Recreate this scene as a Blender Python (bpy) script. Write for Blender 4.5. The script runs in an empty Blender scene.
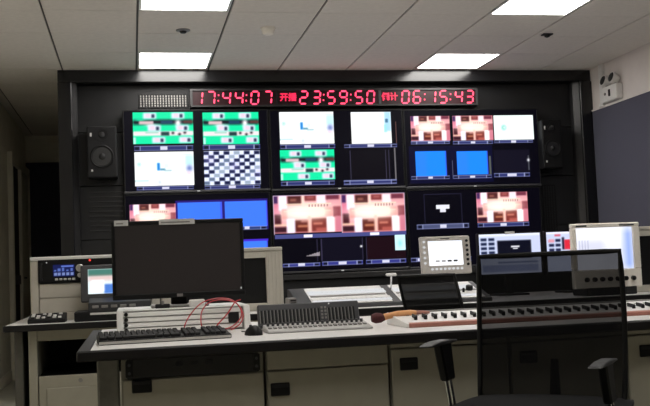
import bpy, bmesh, math, random
import numpy as np
from mathutils import Matrix, Vector, Euler

random.seed(7)
scene = bpy.context.scene
COL = scene.collection
EYE = 0.985            # camera height (m)
CEIL = 2.708           # underside of the ceiling tiles
EXPO = 0.0

# ------------------------------------------------------------------ camera
cam = bpy.data.cameras.new('camera')
cam.sensor_width = 36.0
cam.lens = 53.757
cam.clip_start = 0.05
cam.clip_end = 60
cam_o = bpy.data.objects.new('camera', cam)
COL.objects.link(cam_o)
_r, _u, _b = (0.980092, -0.194314, -0.040771), (0.026778, -0.074103, 0.996891), (-0.196731, -0.978136, -0.067425)
cam_o.matrix_world = Matrix(((_r[0], _u[0], _b[0], 0), (_r[1], _u[1], _b[1], 0), (_r[2], _u[2], _b[2], EYE), (0, 0, 0, 1)))
scene.camera = cam_o

# ------------------------------------------------------------------ world, exposure
w = bpy.data.worlds.new('world')
scene.world = w
w.use_nodes = True
w.node_tree.nodes['Background'].inputs[0].default_value = (0.05, 0.05, 0.055, 1)
w.node_tree.nodes['Background'].inputs[1].default_value = 0.2
vs = scene.view_settings
vs.view_transform = 'Standard'
vs.look = 'None'
vs.exposure = EXPO
vs.gamma = 1.0
vs.use_curve_mapping = False
PANEL_STRENGTH = 17.0       # ceiling light panels
SCREEN = 1.25              # emission of display screens

# ------------------------------------------------------------------ materials
def lin(c):
    return tuple((v / 12.92 if v <= 0.04045 else ((v + 0.055) / 1.055) ** 2.4) for v in c)
def s8(r, g, b):
    return lin((r / 255, g / 255, b / 255))
MATS = {}
def mat(name, col, rough=0.6, metal=0.0, nscale=40.0, namt=0.12, bump=0.0, spec=0.5, coat=0.0):
    if name in MATS: return MATS[name]
    m = bpy.data.materials.new(name); m.use_nodes = True
    nt = m.node_tree; b = nt.nodes['Principled BSDF']
    tc = nt.nodes.new('ShaderNodeTexCoord')
    n = nt.nodes.new('ShaderNodeTexNoise'); n.inputs['Scale'].default_value = nscale; n.inputs['Detail'].default_value = 4
    nt.links.new(tc.outputs['Object'], n.inputs['Vector'])
    mr = nt.nodes.new('ShaderNodeMapRange')
    mr.inputs['From Min'].default_value = 0.25; mr.inputs['From Max'].default_value = 0.75
    mr.inputs['To Min'].default_value = 1 - namt; mr.inputs['To Max'].default_value = 1 + namt
    nt.links.new(n.outputs['Fac'], mr.inputs['Value'])
    vm = nt.nodes.new('ShaderNodeVectorMath'); vm.operation = 'SCALE'; vm.inputs[0].default_value = col
    nt.links.new(mr.outputs['Result'], vm.inputs['Scale'])
    nt.links.new(vm.outputs['Vector'], b.inputs['Base Color'])
    b.inputs['Roughness'].default_value = rough
    b.inputs['Metallic'].default_value = metal
    b.inputs['Specular IOR Level'].default_value = spec
    if coat: b.inputs['Coat Weight'].default_value = coat
    if bump:
        bp = nt.nodes.new('ShaderNodeBump'); bp.inputs['Strength'].default_value = bump; bp.inputs['Distance'].default_value = 0.003
        nt.links.new(n.outputs['Fac'], bp.inputs['Height']); nt.links.new(bp.outputs['Normal'], b.inputs['Normal'])
    MATS[name] = m
    return m
def emat(name, col, strength):
    if name in MATS: return MATS[name]
    m = bpy.data.materials.new(name); m.use_nodes = True
    nt = m.node_tree; b = nt.nodes['Principled BSDF']
    b.inputs['Base Color'].default_value = (0.02, 0.02, 0.02, 1)
    b.inputs['Emission Color'].default_value = (*col, 1); b.inputs['Emission Strength'].default_value = strength
    MATS[name] = m
    return m
def screen_mat():
    if 'screen' in MATS: return MATS['screen']
    m = bpy.data.materials.new('screen'); m.use_nodes = True
    nt = m.node_tree; b = nt.nodes['Principled BSDF']
    a = nt.nodes.new('ShaderNodeAttribute'); a.attribute_name = 'picture'
    b.inputs['Base Color'].default_value = (0.003, 0.003, 0.004, 1); b.inputs['Roughness'].default_value = 0.35; b.inputs['Specular IOR Level'].default_value = 0.06
    nt.links.new(a.outputs['Color'], b.inputs['Emission Color']); b.inputs['Emission Strength'].default_value = SCREEN
    MATS['screen'] = m
    return m
def mesh_fabric(name, col, see, scale):
    """woven chair mesh: fine holes between dark threads"""
    if name in MATS: return MATS[name]
    m = bpy.data.materials.new(name); m.use_nodes = True
    nt = m.node_tree; b = nt.nodes['Principled BSDF']; out = nt.nodes['Material Output']
    b.inputs['Base Color'].default_value = (*col, 1); b.inputs['Roughness'].default_value = 0.7; b.inputs['Specular IOR Level'].default_value = 0.1
    tr = nt.nodes.new('ShaderNodeBsdfTransparent'); mx = nt.nodes.new('ShaderNodeMixShader')
    tc = nt.nodes.new('ShaderNodeTexCoord'); n = nt.nodes.new('ShaderNodeTexNoise'); n.inputs['Scale'].default_value = scale
    nt.links.new(tc.outputs['Object'], n.inputs['Vector'])
    mr = nt.nodes.new('ShaderNodeMapRange'); mr.inputs['From Min'].default_value = 0.3; mr.inputs['From Max'].default_value = 0.7
    mr.inputs['To Min'].default_value = see * 0.85; mr.inputs['To Max'].default_value = see * 1.15
    nt.links.new(n.outputs['Fac'], mr.inputs['Value']); nt.links.new(mr.outputs['Result'], mx.inputs['Fac'])
    nt.links.new(b.outputs[0], mx.inputs[1]); nt.links.new(tr.outputs[0], mx.inputs[2]); nt.links.new(mx.outputs[0], out.inputs['Surface'])
    MATS[name] = m
    return m

M_TILE = mat('ceiling_tile', (0.74, 0.70, 0.65), 0.85, 0, 25, 0.05, 0.1)
M_GRID = mat('ceiling_grid', (0.10, 0.095, 0.09), 0.8)
M_WALL = mat('painted_wall', (0.80, 0.76, 0.65), 0.8, 0, 6, 0.06)
M_WALLW = mat('white_wall', (0.70, 0.65, 0.62), 0.75, 0, 6, 0.05)
M_FABRIC = mat('blue_grey_fabric', (0.085, 0.085, 0.115), 0.95, 0, 350, 0.25, 0.3, 0.2)
M_NAVY = mat('dark_navy_cloth', (0.055, 0.058, 0.085), 0.9, 0, 60, 0.2)
M_FLOOR = mat('grey_vinyl_floor', (0.42, 0.41, 0.34), 0.45, 0, 9, 0.12)
M_BLACKGLOSS = mat('glossy_black_metal', (0.007, 0.007, 0.008), 0.22, 0, 30, 0.1)
M_BLACK = mat('black_plastic', (0.005, 0.005, 0.0055), 0.5, 0, 60, 0.15, spec=0.25)
M_SATIN = mat('satin_black_metal', (0.030, 0.029, 0.030), 0.4, 0.2, 30, 0.1)
M_PANEL = mat('black_panel', (0.011, 0.011, 0.012), 0.5, 0, 8, 0.15, spec=0.35)
M_CHAR = mat('charcoal_plastic', (0.016, 0.016, 0.017), 0.55, 0, 60, 0.1, spec=0.25)
M_DGREY = mat('dark_grey_metal', (0.065, 0.065, 0.07), 0.5, 0.3, 30, 0.1)
M_MGREY = mat('grey_metal', (0.24, 0.23, 0.22), 0.45, 0.3, 30, 0.08)
M_SILVER = mat('silver_metal', (0.60, 0.59, 0.57), 0.3, 0.8, 30, 0.05)
M_CHROME = mat('chrome', (0.8, 0.8, 0.8), 0.15, 1.0)
M_BEIGE = mat('beige_console_steel', (0.33, 0.31, 0.25), 0.55, 0, 12, 0.06)
M_RACK = mat('beige_rack_frame', (0.50, 0.47, 0.41), 0.5, 0, 12, 0.06)
M_TOP = mat('pale_laminate', (0.74, 0.72, 0.70), 0.35, 0, 90, 0.06)
M_EDGE = mat('black_edge_band', (0.008, 0.007, 0.0075), 0.5, spec=0.3)
M_WHITE = mat('white_plastic', (0.74, 0.73, 0.71), 0.4, 0, 40, 0.04)
M_CREAM = mat('cream_plastic', (0.86, 0.81, 0.73), 0.45, 0, 40, 0.04)
M_WHITEPANEL = mat('white_control_panel', (0.78, 0.77, 0.76), 0.4, 0, 60, 0.05)
M_REDBROWN = mat('red_brown_band', (0.42, 0.17, 0.13), 0.5, 0, 30, 0.15)
M_RED = mat('red_cable', (0.45, 0.02, 0.03), 0.4)
M_ORANGE = mat('orange_handle', (0.75, 0.36, 0.15), 0.5, 0, 30, 0.15)
M_DKRED = mat('dark_red_bristle', (0.07, 0.012, 0.014), 0.8, 0, 200, 0.4)
M_PAPER = mat('paper_label', (0.62, 0.61, 0.60), 0.7)
M_CONE = mat('speaker_cone', (0.018, 0.018, 0.019), 0.3)
M_SEATFAB = mat('black_seat_fabric', (0.008, 0.008, 0.009), 0.9, 0, 300, 0.3, 0.3, 0.2)
M_MESH = mesh_fabric('black_chair_mesh', (0.004, 0.004, 0.0045), 0.085, 6)
M_MESH2 = mesh_fabric('black_shiny_mesh', (0.007, 0.007, 0.008), 0.025, 25)
M_LIGHT = emat('light_diffuser', (1.0, 0.97, 0.92), PANEL_STRENGTH)
M_LED = emat('red_led', (1.0, 0.05, 0.125), 2.8)
M_LEDTXT = emat('red_led_text', (1.0, 0.02, 0.09), 1.3)
M_CLOCKFACE = mat('dark_red_acrylic', (0.020, 0.004, 0.006), 0.4, spec=0.3)
M_LEDW = emat('white_led', (1, 1, 1), 0.5)
M_LEDR = emat('small_red_led', (1, 0.05, 0.03), 1.5)
M_LEDG = emat('small_green_led', (0.2, 1, 0.4), 0.6)
M_BTNW = emat('lit_white_button', (0.9, 0.92, 0.95), 0.75)
M_MARKER = mat('dark_marking', (0.05, 0.05, 0.05), 0.6)

# ------------------------------------------------------------------ mesh helpers
class MB:
    def __init__(self): self.bm = bmesh.new()
    def _merge(self, tmp, M=None):
        if M is not None: bmesh.ops.transform(tmp, matrix=M, verts=tmp.verts)
        me = bpy.data.meshes.new('tmp'); tmp.to_mesh(me); tmp.free()
        self.bm.from_mesh(me); bpy.data.meshes.remove(me)
        return self
    def box(self, x0, x1, y0, y1, z0, z1, bevel=0.0, M=None, seg=1):
        t = bmesh.new(); bmesh.ops.create_cube(t, size=1.0)
        for v in t.verts:
            v.co = Vector(((x0 + x1) / 2 + v.co.x * (x1 - x0), (y0 + y1) / 2 + v.co.y * (y1 - y0), (z0 + z1) / 2 + v.co.z * (z1 - z0)))
        if bevel: bmesh.ops.bevel(t, geom=t.edges[:], offset=bevel, segments=seg, affect='EDGES', profile=0.5)
        return self._merge(t, M)
    def cyl(self, c, r, h, axis='z', r2=None, seg=16, M=None, bevel=0):
        t = bmesh.new(); bmesh.ops.create_cone(t, cap_ends=True, segments=seg, radius1=r, radius2=r if r2 is None else r2, depth=h)
        if bevel: bmesh.ops.bevel(t, geom=[e for e in t.edges if len(e.link_faces) == 2 and abs(e.verts[0].co.z - e.verts[1].co.z) < 1e-6], offset=bevel, segments=1, affect='EDGES')
        R = {'z': Matrix.Identity(4), 'y': Matrix.Rotation(math.pi / 2, 4, 'X'), 'x': Matrix.Rotation(math.pi / 2, 4, 'Y')}[axis]
        T = Matrix.Translation(Vector(c)) @ R
        return self._merge(t, (M @ T) if M is not None else T)
    def lathe(self, prof, seg=24, M=None):
        t = bmesh.new(); rings = []
        for r, z in prof:
            rings.append([t.verts.new((r * math.cos(2 * math.pi * k / seg), r * math.sin(2 * math.pi * k / seg), z)) for k in range(seg)])
        for a, b in zip(rings, rings[1:]):
            for k in range(seg): t.faces.new((a[k], a[(k + 1) % seg], b[(k + 1) % seg], b[k]))
        t.faces.new(rings[0][::-1]); t.faces.new(rings[-1])
        return self._merge(t, M)
    def prism(self, poly, a0, a1, axis='x', M=None, bevel=0):
        """poly in the two other axes (order y,z / x,z / x,y), extruded along axis"""
        t = bmesh.new()
        def P(a, p):
            return {'x': (a, p[0], p[1]), 'y': (p[0], a, p[1]), 'z': (p[0], p[1], a)}[axis]
        A = [t.verts.new(P(a0, p)) for p in poly]; B = [t.verts.new(P(a1, p)) for p in poly]
        n = len(poly); t.faces.new(A); t.faces.new(B[::-1])
        for k in range(n): t.faces.new((A[k], B[k], B[(k + 1) % n], A[(k + 1) % n]))
        bmesh.ops.recalc_face_normals(t, faces=t.faces[:])
        if bevel: bmesh.ops.bevel(t, geom=t.edges[:], offset=bevel, segments=1, affect='EDGES')
        return self._merge(t, M)
    def tube(self, pts, r, seg=8, closed=False, M=None):
        t = bmesh.new(); pts = [Vector(p) for p in pts]; n = len(pts); rings = []; up = Vector((0.13, 0.31, 0.94)).normalized()
        for i, p in enumerate(pts):
            if closed: d = pts[(i + 1) % n] - pts[i - 1]
            else: d = pts[min(i + 1, n - 1)] - pts[max(i - 1, 0)]
            d.normalize(); a = d.cross(up)
            if a.length < 1e-3: a = d.cross(Vector((1, 0, 0)))
            a.normalize(); b = d.cross(a)
            rr = r[i] if isinstance(r, (list, tuple)) else r
            rings.append([t.verts.new(p + rr * (math.cos(2 * math.pi * k / seg) * a + math.sin(2 * math.pi * k / seg) * b)) for k in range(seg)])
        pr = list(zip(rings, rings[1:]))
        if closed: pr.append((rings[-1], rings[0]))
        for a, b in pr:
            for k in range(seg): t.faces.new((a[k], a[(k + 1) % seg], b[(k + 1) % seg], b[k]))
        if not closed: t.faces.new(rings[0][::-1]); t.faces.new(rings[-1])
        bmesh.ops.recalc_face_normals(t, faces=t.faces[:])
        return self._merge(t, M)
    def grid(self, fn, nu, nv, thick=0.0):
        """surface fn(u,v)->point, optionally with a thickness along local normals"""
        t = bmesh.new()
        vv = [[t.verts.new(fn(i / nu, j / nv)) for j in range(nv + 1)] for i in range(nu + 1)]
        for i in range(nu):
            for j in range(nv): t.faces.new((vv[i][j], vv[i + 1][j], vv[i + 1][j + 1], vv[i][j + 1]))
        bmesh.ops.recalc_face_normals(t, faces=t.faces[:])
        if thick: bmesh.ops.solidify(t, geom=t.faces[:], thickness=thick)
        return self._merge(t)
    def mesh(self, name, m, smooth=False):
        me = bpy.data.meshes.new(name); self.bm.to_mesh(me); self.bm.free()
        me.materials.append(m)
        if smooth:
            for p in me.polygons: p.use_smooth = True
        return me
def link(name, me, parent=None, loc=None, rot=None):
    o = bpy.data.objects.new(name, me); COL.objects.link(o)
    if parent is not None: o.parent = parent
    if loc is not None: o.location = loc
    if rot is not None: o.rotation_euler = rot
    return o
def part(name, mb, m, parent=None, smooth=False, label=None, loc=None, rot=None):
    o = link(name, mb.mesh(name, m, smooth), parent, loc, rot)
    if smooth:
        try:
            o.data.set_sharp_from_angle(angle=math.radians(40))
        except Exception: pass
    if label: o['label'] = label
    return o
def tag(o, label, cat, group=None):
    o['label'] = label; o['category'] = cat
    if group: o['group'] = group
    return o
def thing(name, label, cat, loc=(0, 0, 0), rz=0.0, group=None):
    o = bpy.data.objects.new(name, None); COL.objects.link(o); o.empty_display_size = 0.1
    o.location = loc; o.rotation_euler = (0, 0, rz)
    return tag(o, label, cat, group)
def struct(name, mb, m, label=None):
    o = part(name, mb, m); o['kind'] = 'structure'
    if label: o['label'] = label
    return o
def copy_tree(o, parent=None):
    c = o.copy(); COL.objects.link(c); c.parent = parent
    for ch in list(o.children): copy_tree(ch, c)
    return c
def RX(a, p=(0, 0, 0)):
    return Matrix.Translation(Vector(p)) @ Matrix.Rotation(a, 4, 'X') @ Matrix.Translation(-Vector(p))

# ---------------------------------------------------------------- pictures shown by displays
class Canvas:
    """colour grid for a lit display; coordinates in metres (x right, z up)"""
    def __init__(self, x0, z0, x1, z1, step, bg=(6, 6, 12)):
        self.b = (x0, z0, x1, z1)
        self.nx = max(2, int(round((x1 - x0) / step)) + 1); self.nz = max(2, int(round((z1 - z0) / step)) + 1)
        self.X, self.Z = np.meshgrid(np.linspace(x0, x1, self.nx), np.linspace(z0, z1, self.nz))
        self.c = np.zeros((self.nz, self.nx, 3)); self.c[:] = bg
    def blend(self, m, col):
        m = np.clip(m, 0, 1)[..., None]
        self.c = self.c * (1 - m) + np.array(col, float) * m
    def rect(self, r, col, a=1.0, soft=0.0):
        x0, z0, x1, z1 = r
        if soft <= 0: m = ((self.X >= x0) & (self.X <= x1) & (self.Z >= z0) & (self.Z <= z1)).astype(float)
        else:
            f = lambda t: np.clip(t / soft + 0.5, 0, 1)
            m = f(self.X - x0) * f(x1 - self.X) * f(self.Z - z0) * f(z1 - self.Z)
        self.blend(m * a, col)
    def sub(self, r, u0, v0, u1, v1, col, a=1.0, soft=0.01):
        """rectangle in fractions of r; v runs down from the top"""
        x0, z0, x1, z1 = r; w, h = x1 - x0, z1 - z0
        q = (x0 + u0 * w, z1 - v1 * h, x0 + u1 * w, z1 - v0 * h)
        q = (max(q[0], x0), max(q[1], z0), min(q[2], x1), min(q[3], z1))
        f = lambda t: np.clip(t / soft + 0.5, 0, 1)
        m = f(self.X - q[0]) * f(q[2] - self.X) * f(self.Z - q[1]) * f(q[3] - self.Z)
        m *= ((self.X >= x0) & (self.X <= x1) & (self.Z >= z0) & (self.Z <= z1))
        self.blend(m * a, col)
    def blob(self, r, u, v, ru, rv, col, a=1.0, p=1.5):
        x0, z0, x1, z1 = r; w, h = x1 - x0, z1 - z0
        d = ((self.X - x0 - u * w) / (ru * w)) ** 2 + ((self.Z - z1 + v * h) / (rv * h)) ** 2
        m = np.exp(-d * p) * ((self.X >= x0) & (self.X <= x1) & (self.Z >= z0) & (self.Z <= z1))
        self.blend(m * a, col)
    def build(self, name, y, parent, M=None):
        nx, nz = self.nx, self.nz
        co = np.stack([self.X, np.full_like(self.X, y), self.Z], -1).reshape(-1, 3)
        if M is not None:
            A = np.array(M); co = co @ A[:3, :3].T + A[:3, 3]
        i = np.arange(nz - 1)[:, None] * nx + np.arange(nx - 1)[None, :]
        f = np.stack([i, i + 1, i + nx + 1, i + nx], -1).reshape(-1, 4)
        me = bpy.data.meshes.new(name)
        me.vertices.add(len(co)); me.vertices.foreach_set('co', co.astype(np.float32).ravel())
        me.loops.add(f.size); me.loops.foreach_set('vertex_index', f.astype(np.int32).ravel())
        me.polygons.add(len(f)); me.polygons.foreach_set('loop_start', np.arange(0, f.size, 4, dtype=np.int32))
        me.polygons.foreach_set('loop_total', np.full(len(f), 4, np.int32))
        me.update(calc_edges=True)
        at = me.color_attributes.new('picture', 'FLOAT_COLOR', 'POINT')
        s = np.clip(self.c, 0, 255) / 255.0
        l = np.where(s <= 0.04045, s / 12.92, ((s + 0.055) / 1.055) ** 2.4)
        rgba = np.concatenate([l.reshape(-1, 3), np.ones((nx * nz, 1))], 1)
        at.data.foreach_set('color', rgba.astype(np.float32).ravel())
        me.materials.append(screen_mat())
        return link(name, me, parent)

def pic_pink(c, r):
    x0, z0, x1, z1 = r; s = (x1 - x0) * 0.035
    c.rect(r, (226, 142, 150))
    c.blob(r, .48, .42, .62, .42, (255, 214, 208), .95, 1.3)
    c.sub(r, 0, 0, .07, .22, (58, 30, 84), .95, s)
    c.sub(r, 0, .22, .10, .55, (216, 104, 140), .8, s)
    c.sub(r, .08, 0, .20, .40, (250, 238, 255), 1, s)
    c.sub(r, .21, .01, .42, .25, (70, 28, 28), .95, s); c.sub(r, .25, .10, .34, .15, (190, 120, 100), .7, s)
    c.sub(r, .455, .01, .64, .16, (120, 46, 48), .95, s); c.sub(r, .50, .05, .60, .09, (200, 120, 115), .7, s)
    c.sub(r, .64, 0, .78, .25, (255, 230, 240), .95, s)
    c.sub(r, .78, .0, .98, .14, (104, 42, 60), .95, s); c.sub(r, .80, .14, .98, .24, (226, 160, 168), .8, s)
    c.sub(r, .01, .50, .11, .78, (58, 14, 24), .95, s)
    c.sub(r, .12, .35, .20, .62, (220, 110, 105), .7, s)
    c.sub(r, 0, .76, .2, .81, (250, 206, 176), .9, s)
    c.sub(r, 0, .83, .19, .98, (46, 16, 28), .95, s)
    c.sub(r, .30, .66, .53, .98, (84, 28, 22), .95, s); c.sub(r, .35, .80, .50, .85, (230, 150, 110), .8, s); c.sub(r, .40, .66, .50, .72, (226, 150, 140), .7, s)
    c.sub(r, .55, .62, .79, .98, (120, 48, 42), .95, s); c.sub(r, .58, .74, .72, .79, (230, 140, 118), .8, s); c.sub(r, .62, .88, .78, .98, (196, 100, 90), .7, s)
    c.sub(r, .19, .62, .31, 1, (238, 238, 255), 1, s)
    c.sub(r, .78, .58, .90, 1, (255, 248, 252), 1, s)
    c.sub(r, .88, .32, 1, .60, (132, 50, 62), .9, s); c.sub(r, .91, .58, 1, 1, (206, 118, 138), .9, s); c.sub(r, .76, .34, .87, .58, (236, 120, 118), .7, s)
    c.blob(r, .44, .46, .34, .18, (255, 252, 236), 1.0, 1.1); c.blob(r, .62, .46, .22, .15, (255, 250, 224), .95)
    c.sub(r, .16, .22, .86, .26, (252, 224, 196), .75, s * .5); c.sub(r, .15, .41, .85, .44, (255, 240, 215), .5, s * .5)
    for k in range(7): c.sub(r, .52 + .045 * k, .25, .54 + .045 * k, .32, (120, 84, 80), .6, s * .3)
    c.sub(r, .50, .56, .55, 1, (255, 206, 190), .9, s); c.sub(r, .42, 0, .46, .3, (255, 220, 205), .9, s)
def pic_green(c, r):
    x0, z0, x1, z1 = r; s = (x1 - x0) * 0.03; G = (18, 226, 160)
    c.rect(r, G)
    c.sub(r, 0, .24, 1, .39, (20, 24, 34), 1, s * 2); c.blob(r, .12, .24, .1, .05, (18, 226, 160), .9); c.blob(r, .3, .41, .12, .06, (240, 236, 240), .8); c.sub(r, .1, .28, .34, .38, (235, 200, 205), .9, s)
    c.sub(r, .46, .27, .66, .37, (30, 70, 100), .9, s); c.sub(r, .84, .27, 1, .36, (96, 60, 56), .9, s)
    c.blob(r, .75, .35, .06, .14, (255, 255, 255), 1)
    c.sub(r, 0, .60, 1, .74, (238, 222, 226), 1, s); c.sub(r, .46, .62, .6, .74, (30, 60, 62), 1, s)
    for u, v in ((.66, .66), (.77, .70), (.86, .65)): c.blob(r, u, v, .03, .05, (30, 28, 34), 1)
    c.sub(r, .2, .62, .42, .66, (70, 190, 150), .6, s)
    for u0, v0 in ((.17, .02), (.64, .02), (.24, .41), (.71, .41), (.31, .78), (.76, .78)):
        c.sub(r, u0, v0, u0 + .22, v0 + .19, (226, 226, 244), .95, s * 1.5); c.sub(r, u0 + .04, v0 + .03, u0 + .12, v0 + .15, (236, 196, 214), .7, s)
        c.sub(r, u0 + .14, v0 + .05, u0 + .19, v0 + .16, (34, 40, 70), .95, s)
    c.sub(r, 0, .78, .04, 1, (232, 250, 246), .8, s)
def pic_white(c, r, square=False):
    s = (r[2] - r[0]) * 0.03
    c.rect(r, (252, 254, 255))
    if square:
        c.sub(r, .84, 0, 1, .62, (150, 205, 240), .8, s * 2); c.sub(r, .86, .22, .93, .34, (40, 90, 120), .8, s); c.sub(r, .82, .4, .9, .66, (150, 220, 215), .7, s)
        c.sub(r, .68, .11, .8, .15, (190, 215, 205), .8, s); c.sub(r, .1, .82, .6, .85, (205, 208, 205), .9, s); c.sub(r, .5, .78, .9, .81, (222, 222, 220), .9, s); c.blob(r, .44, .66, .06, .06, (215, 245, 245), .8)
        return
    c.sub(r, .16, .12, .32, .15, (205, 210, 205), .7, s); c.sub(r, .78, .06, .98, .09, (170, 190, 180), .6, s)
    c.blob(r, .08, .36, .05, .09, (160, 215, 205), .8)
    c.sub(r, .38, .32, .43, .55, (28, 130, 215), 1, s); c.sub(r, .43, .49, .52, .55, (60, 130, 160), .9, s); c.sub(r, .5, .53, .63, .58, (140, 180, 190), .8, s)
    c.sub(r, .5, .34, .58, .48, (215, 238, 248), .8, s)
    c.sub(r, .86, .1, 1, .4, (190, 240, 250), .9, s * 2); c.blob(r, .93, .5, .07, .13, (100, 120, 185), .9); c.blob(r, .92, .64, .06, .08, (240, 210, 225), .8)
    c.sub(r, 0, .83, .24, .87, (150, 190, 195), .8, s); c.sub(r, .84, .84, 1, .87, (190, 225, 220), .8, s); c.blob(r, .42, .9, .05, .1, (205, 215, 235), .9)
    c.sub(r, 0, .45, .3, .8, (226, 252, 252), .5, s * 4)
def pic_check(c, r):
    c.rect(r, (226, 232, 252))
    x0, z0, x1, z1 = r; nx, nv = 11, 9
    for j in range(nv):
        for i in range(nx):
            if (i + j) % 2 == 0:
                d = (i * 1.0 + j * 0.62) % 6.8
                col = (18, 24, 62) if d < 4.2 else ((96, 112, 140) if d < 5.6 else (150, 165, 185))
                u = i / nx; v = j / nv
                c.sub(r, u - .006, v + .004, u + 1 / nx + .006, v + 1 / nv - .004, col, 1, (x1 - x0) * .022)
    for k in range(3): c.blob(r, .1 + .45 * k, .25 + .2 * k, .12, .2, (190, 180, 240), .35)
def pic_blue(c, r, col=(28, 132, 255)):
    c.rect(r, col); c.sub(r, 0, 0, .35, 1, (60, 120, 250), .4, .15 * (r[2] - r[0])); c.sub(r, .97, 0, 1, 1, (70, 60, 220), .7, .01)
def label_bar(c, r, col=(44, 50, 104), txt=.12, white=False):
    x0, z0, x1, z1 = r; h = z1 - z0
    c.rect(r, col); t = .006
    c.rect((x0, z1 - t, x1, z1), (126, 132, 176), .8); c.rect((x0, z0, x1, z0 + t), (110, 114, 156), .8)
    c.rect((x0 + .01, z0 + t, x0 + .045, z1 - t), (16, 18, 40)); c.rect((x1 - .045, z0 + t, x1 - .01, z1 - t), (16, 18, 40))
    c.rect((x0 + .048, z0, x0 + .056, z1), (150, 156, 196), .8); c.rect((x1 - .056, z0, x1 - .048, z1), (150, 156, 196), .8)
    m = (x0 + x1) / 2; wd = (x1 - x0) * txt
    c.rect((m - wd / 2, z0 + h * .2, m + wd / 2, z1 - h * .15), (205, 205, 226))

# ================================================================== the setting
XL, XR, YB, YF = -1.21, 4.18, 11.97, -2.3
X0 = 0.0805; Y0 = 6.324; TS = 0.6
struct('floor', MB().box(XL - .1, XR + .1, YF - .1, YB + .1, -0.10, 0.0), M_FLOOR, 'grey vinyl floor')
ceil = struct('ceiling', MB().box(XL - .1, XR + .1, YF - .1, YB + .1, CEIL + .014, CEIL + .11), M_GRID, 'suspended ceiling of pale square tiles with dark joints')
struct('wall_left', MB().box(XL - .1, XL, YF, YB, 0, CEIL + .014), M_WALL, 'plain painted side wall')
struct('wall_right', MB().box(XR, XR + .1, YF, YB, 0, CEIL + .014), M_WALLW, 'white wall above the blue grey fabric panels')
struct('wall_front', MB().box(XL, XR, YF - .1, YF, 0, CEIL + .014), M_WALL, 'plain wall opposite the screens')
struct('wall_back', MB().box(XL, -0.12, YB, YB + .1, 0, CEIL + .014), M_WALL, 'painted end wall of the side passage')
struct('wall_partition', MB().box(-0.20, -0.12, 8.43, YB, 0, CEIL + .014), M_WALL, 'partition wall beside the screens')
# blue grey fabric panels on the right wall
wf = struct('trim_1', MB().box(XR - .018, XR, YF + .01, 8.14, 0.10, 2.315), M_FABRIC, 'blue grey fabric covered wall panel')
part('capping', MB().box(XR - .024, XR - .0, YF + .01, 8.14, 2.315, 2.33), M_WALLW, wf)
struct('baseboard_right', MB().box(XR - .022, XR, YF + .01, 8.14, 0, 0.10, .004), M_CHAR)
struct('baseboard_left', MB().box(XL, XL + .015, YF + .01, 10.18, 0, 0.10, .004), M_WALL)
# end of the passage: beige lintel above a dark doorway
d2 = struct('door_2', MB().box(XL + .005, -0.565, YB - .03, YB - .002, 0.0, 2.384), M_NAVY, 'dark navy double door at the end of the passage')
part('door_panel', MB().box(XL + .03, -0.90, YB - .045, YB - .03, 0.04, 2.35, .004), M_NAVY, d2)
part('door_panel', MB().box(-0.885, -0.58, YB - .045, YB - .03, 0.04, 2.35, .004), M_NAVY, d2)
part('door_handle', MB().cyl((-0.92, YB - .07, 1.02), .012, .18, 'z').box(-.928, -.912, YB - .07, YB - .04, .95, .966).box(-.928, -.912, YB - .07, YB - .04, 1.07, 1.086), M_CHROME, d2)
# doors in the left wall of the passage
d1 = struct('door_1', MB().box(XL, XL + .05, 10.20, 10.29, 0, 2.30, .006).box(XL, XL + .05, 11.00, 11.07, 0, 2.30, .006).box(XL, XL + .05, 11.88, 11.96, 0, 2.30, .006).box(XL, XL + .05, 10.29, 11.88, 2.20, 2.30, .006), M_WALL, 'painted door frame in the passage')
part('door_leaf', MB().box(XL + .002, XL + .015, 10.29, 11.00, 0.01, 2.20), M_CHAR, d1, label='dark glazed door leaf')
part('door_leaf', MB().box(XL + .002, XL + .03, 11.07, 11.88, 0.01, 2.19, .004), M_WALL, d1, label='pale door leaf')
part('door_rail', MB().box(XL + .012, XL + .03, 10.29, 11.00, 0.95, 1.05, .004), M_DGREY, d1)
part('door_rail', MB().box(XL + .012, XL + .03, 10.29, 11.00, 0.02, 0.25, .004), M_DGREY, d1)
part('door_handle', MB().cyl((XL + .06, 11.14, 1.02), .011, .14, 'y').cyl((XL + .04, 11.08, 1.02), .011, .06, 'x'), M_CHROME, d1)

# ceiling tiles, each a piece
LIGHTS = [(i, j) for i in (0, 4) for j in (2, -1, -4, -7)]  # rows nearest the camera are out-of-view panels added to brighten the desk fronts
tile_me = {}
def tile_mesh(wx, wy):
    k = (round(wx, 3), round(wy, 3))
    if k not in tile_me: tile_me[k] = MB().box(-wx / 2, wx / 2, -wy / 2, wy / 2, 0, .0135, .0015).mesh('ceiling_tile', M_TILE)
    return tile_me[k]
for i in range(-3, 7):
    for j in range(-15, 10):
        xa, xb = X0 + TS * i, X0 + TS * (i + 1); ya, yb = Y0 + TS * j, Y0 + TS * (j + 1)
        if (i, j) in LIGHTS: continue
        xa, xb, ya, yb = max(xa, XL), min(xb, XR), max(ya, YF), min(yb, YB)
        if ya > 8.0 and xa > -0.2:
            if ya > 8.4: continue
            yb = min(yb, 8.45)
        elif ya > 8.4 and xb > -0.2: xb = -0.2
        if xb - xa < .03 or yb - ya < .03: continue
        gx, gy = .007, .0018
        o = link('ceiling_tile', tile_mesh(xb - xa - 2 * gx, yb - ya - 2 * gy), ceil, ((xa + xb) / 2, (ya + yb) / 2, CEIL + random.uniform(-.0005, .0008)))
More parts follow.
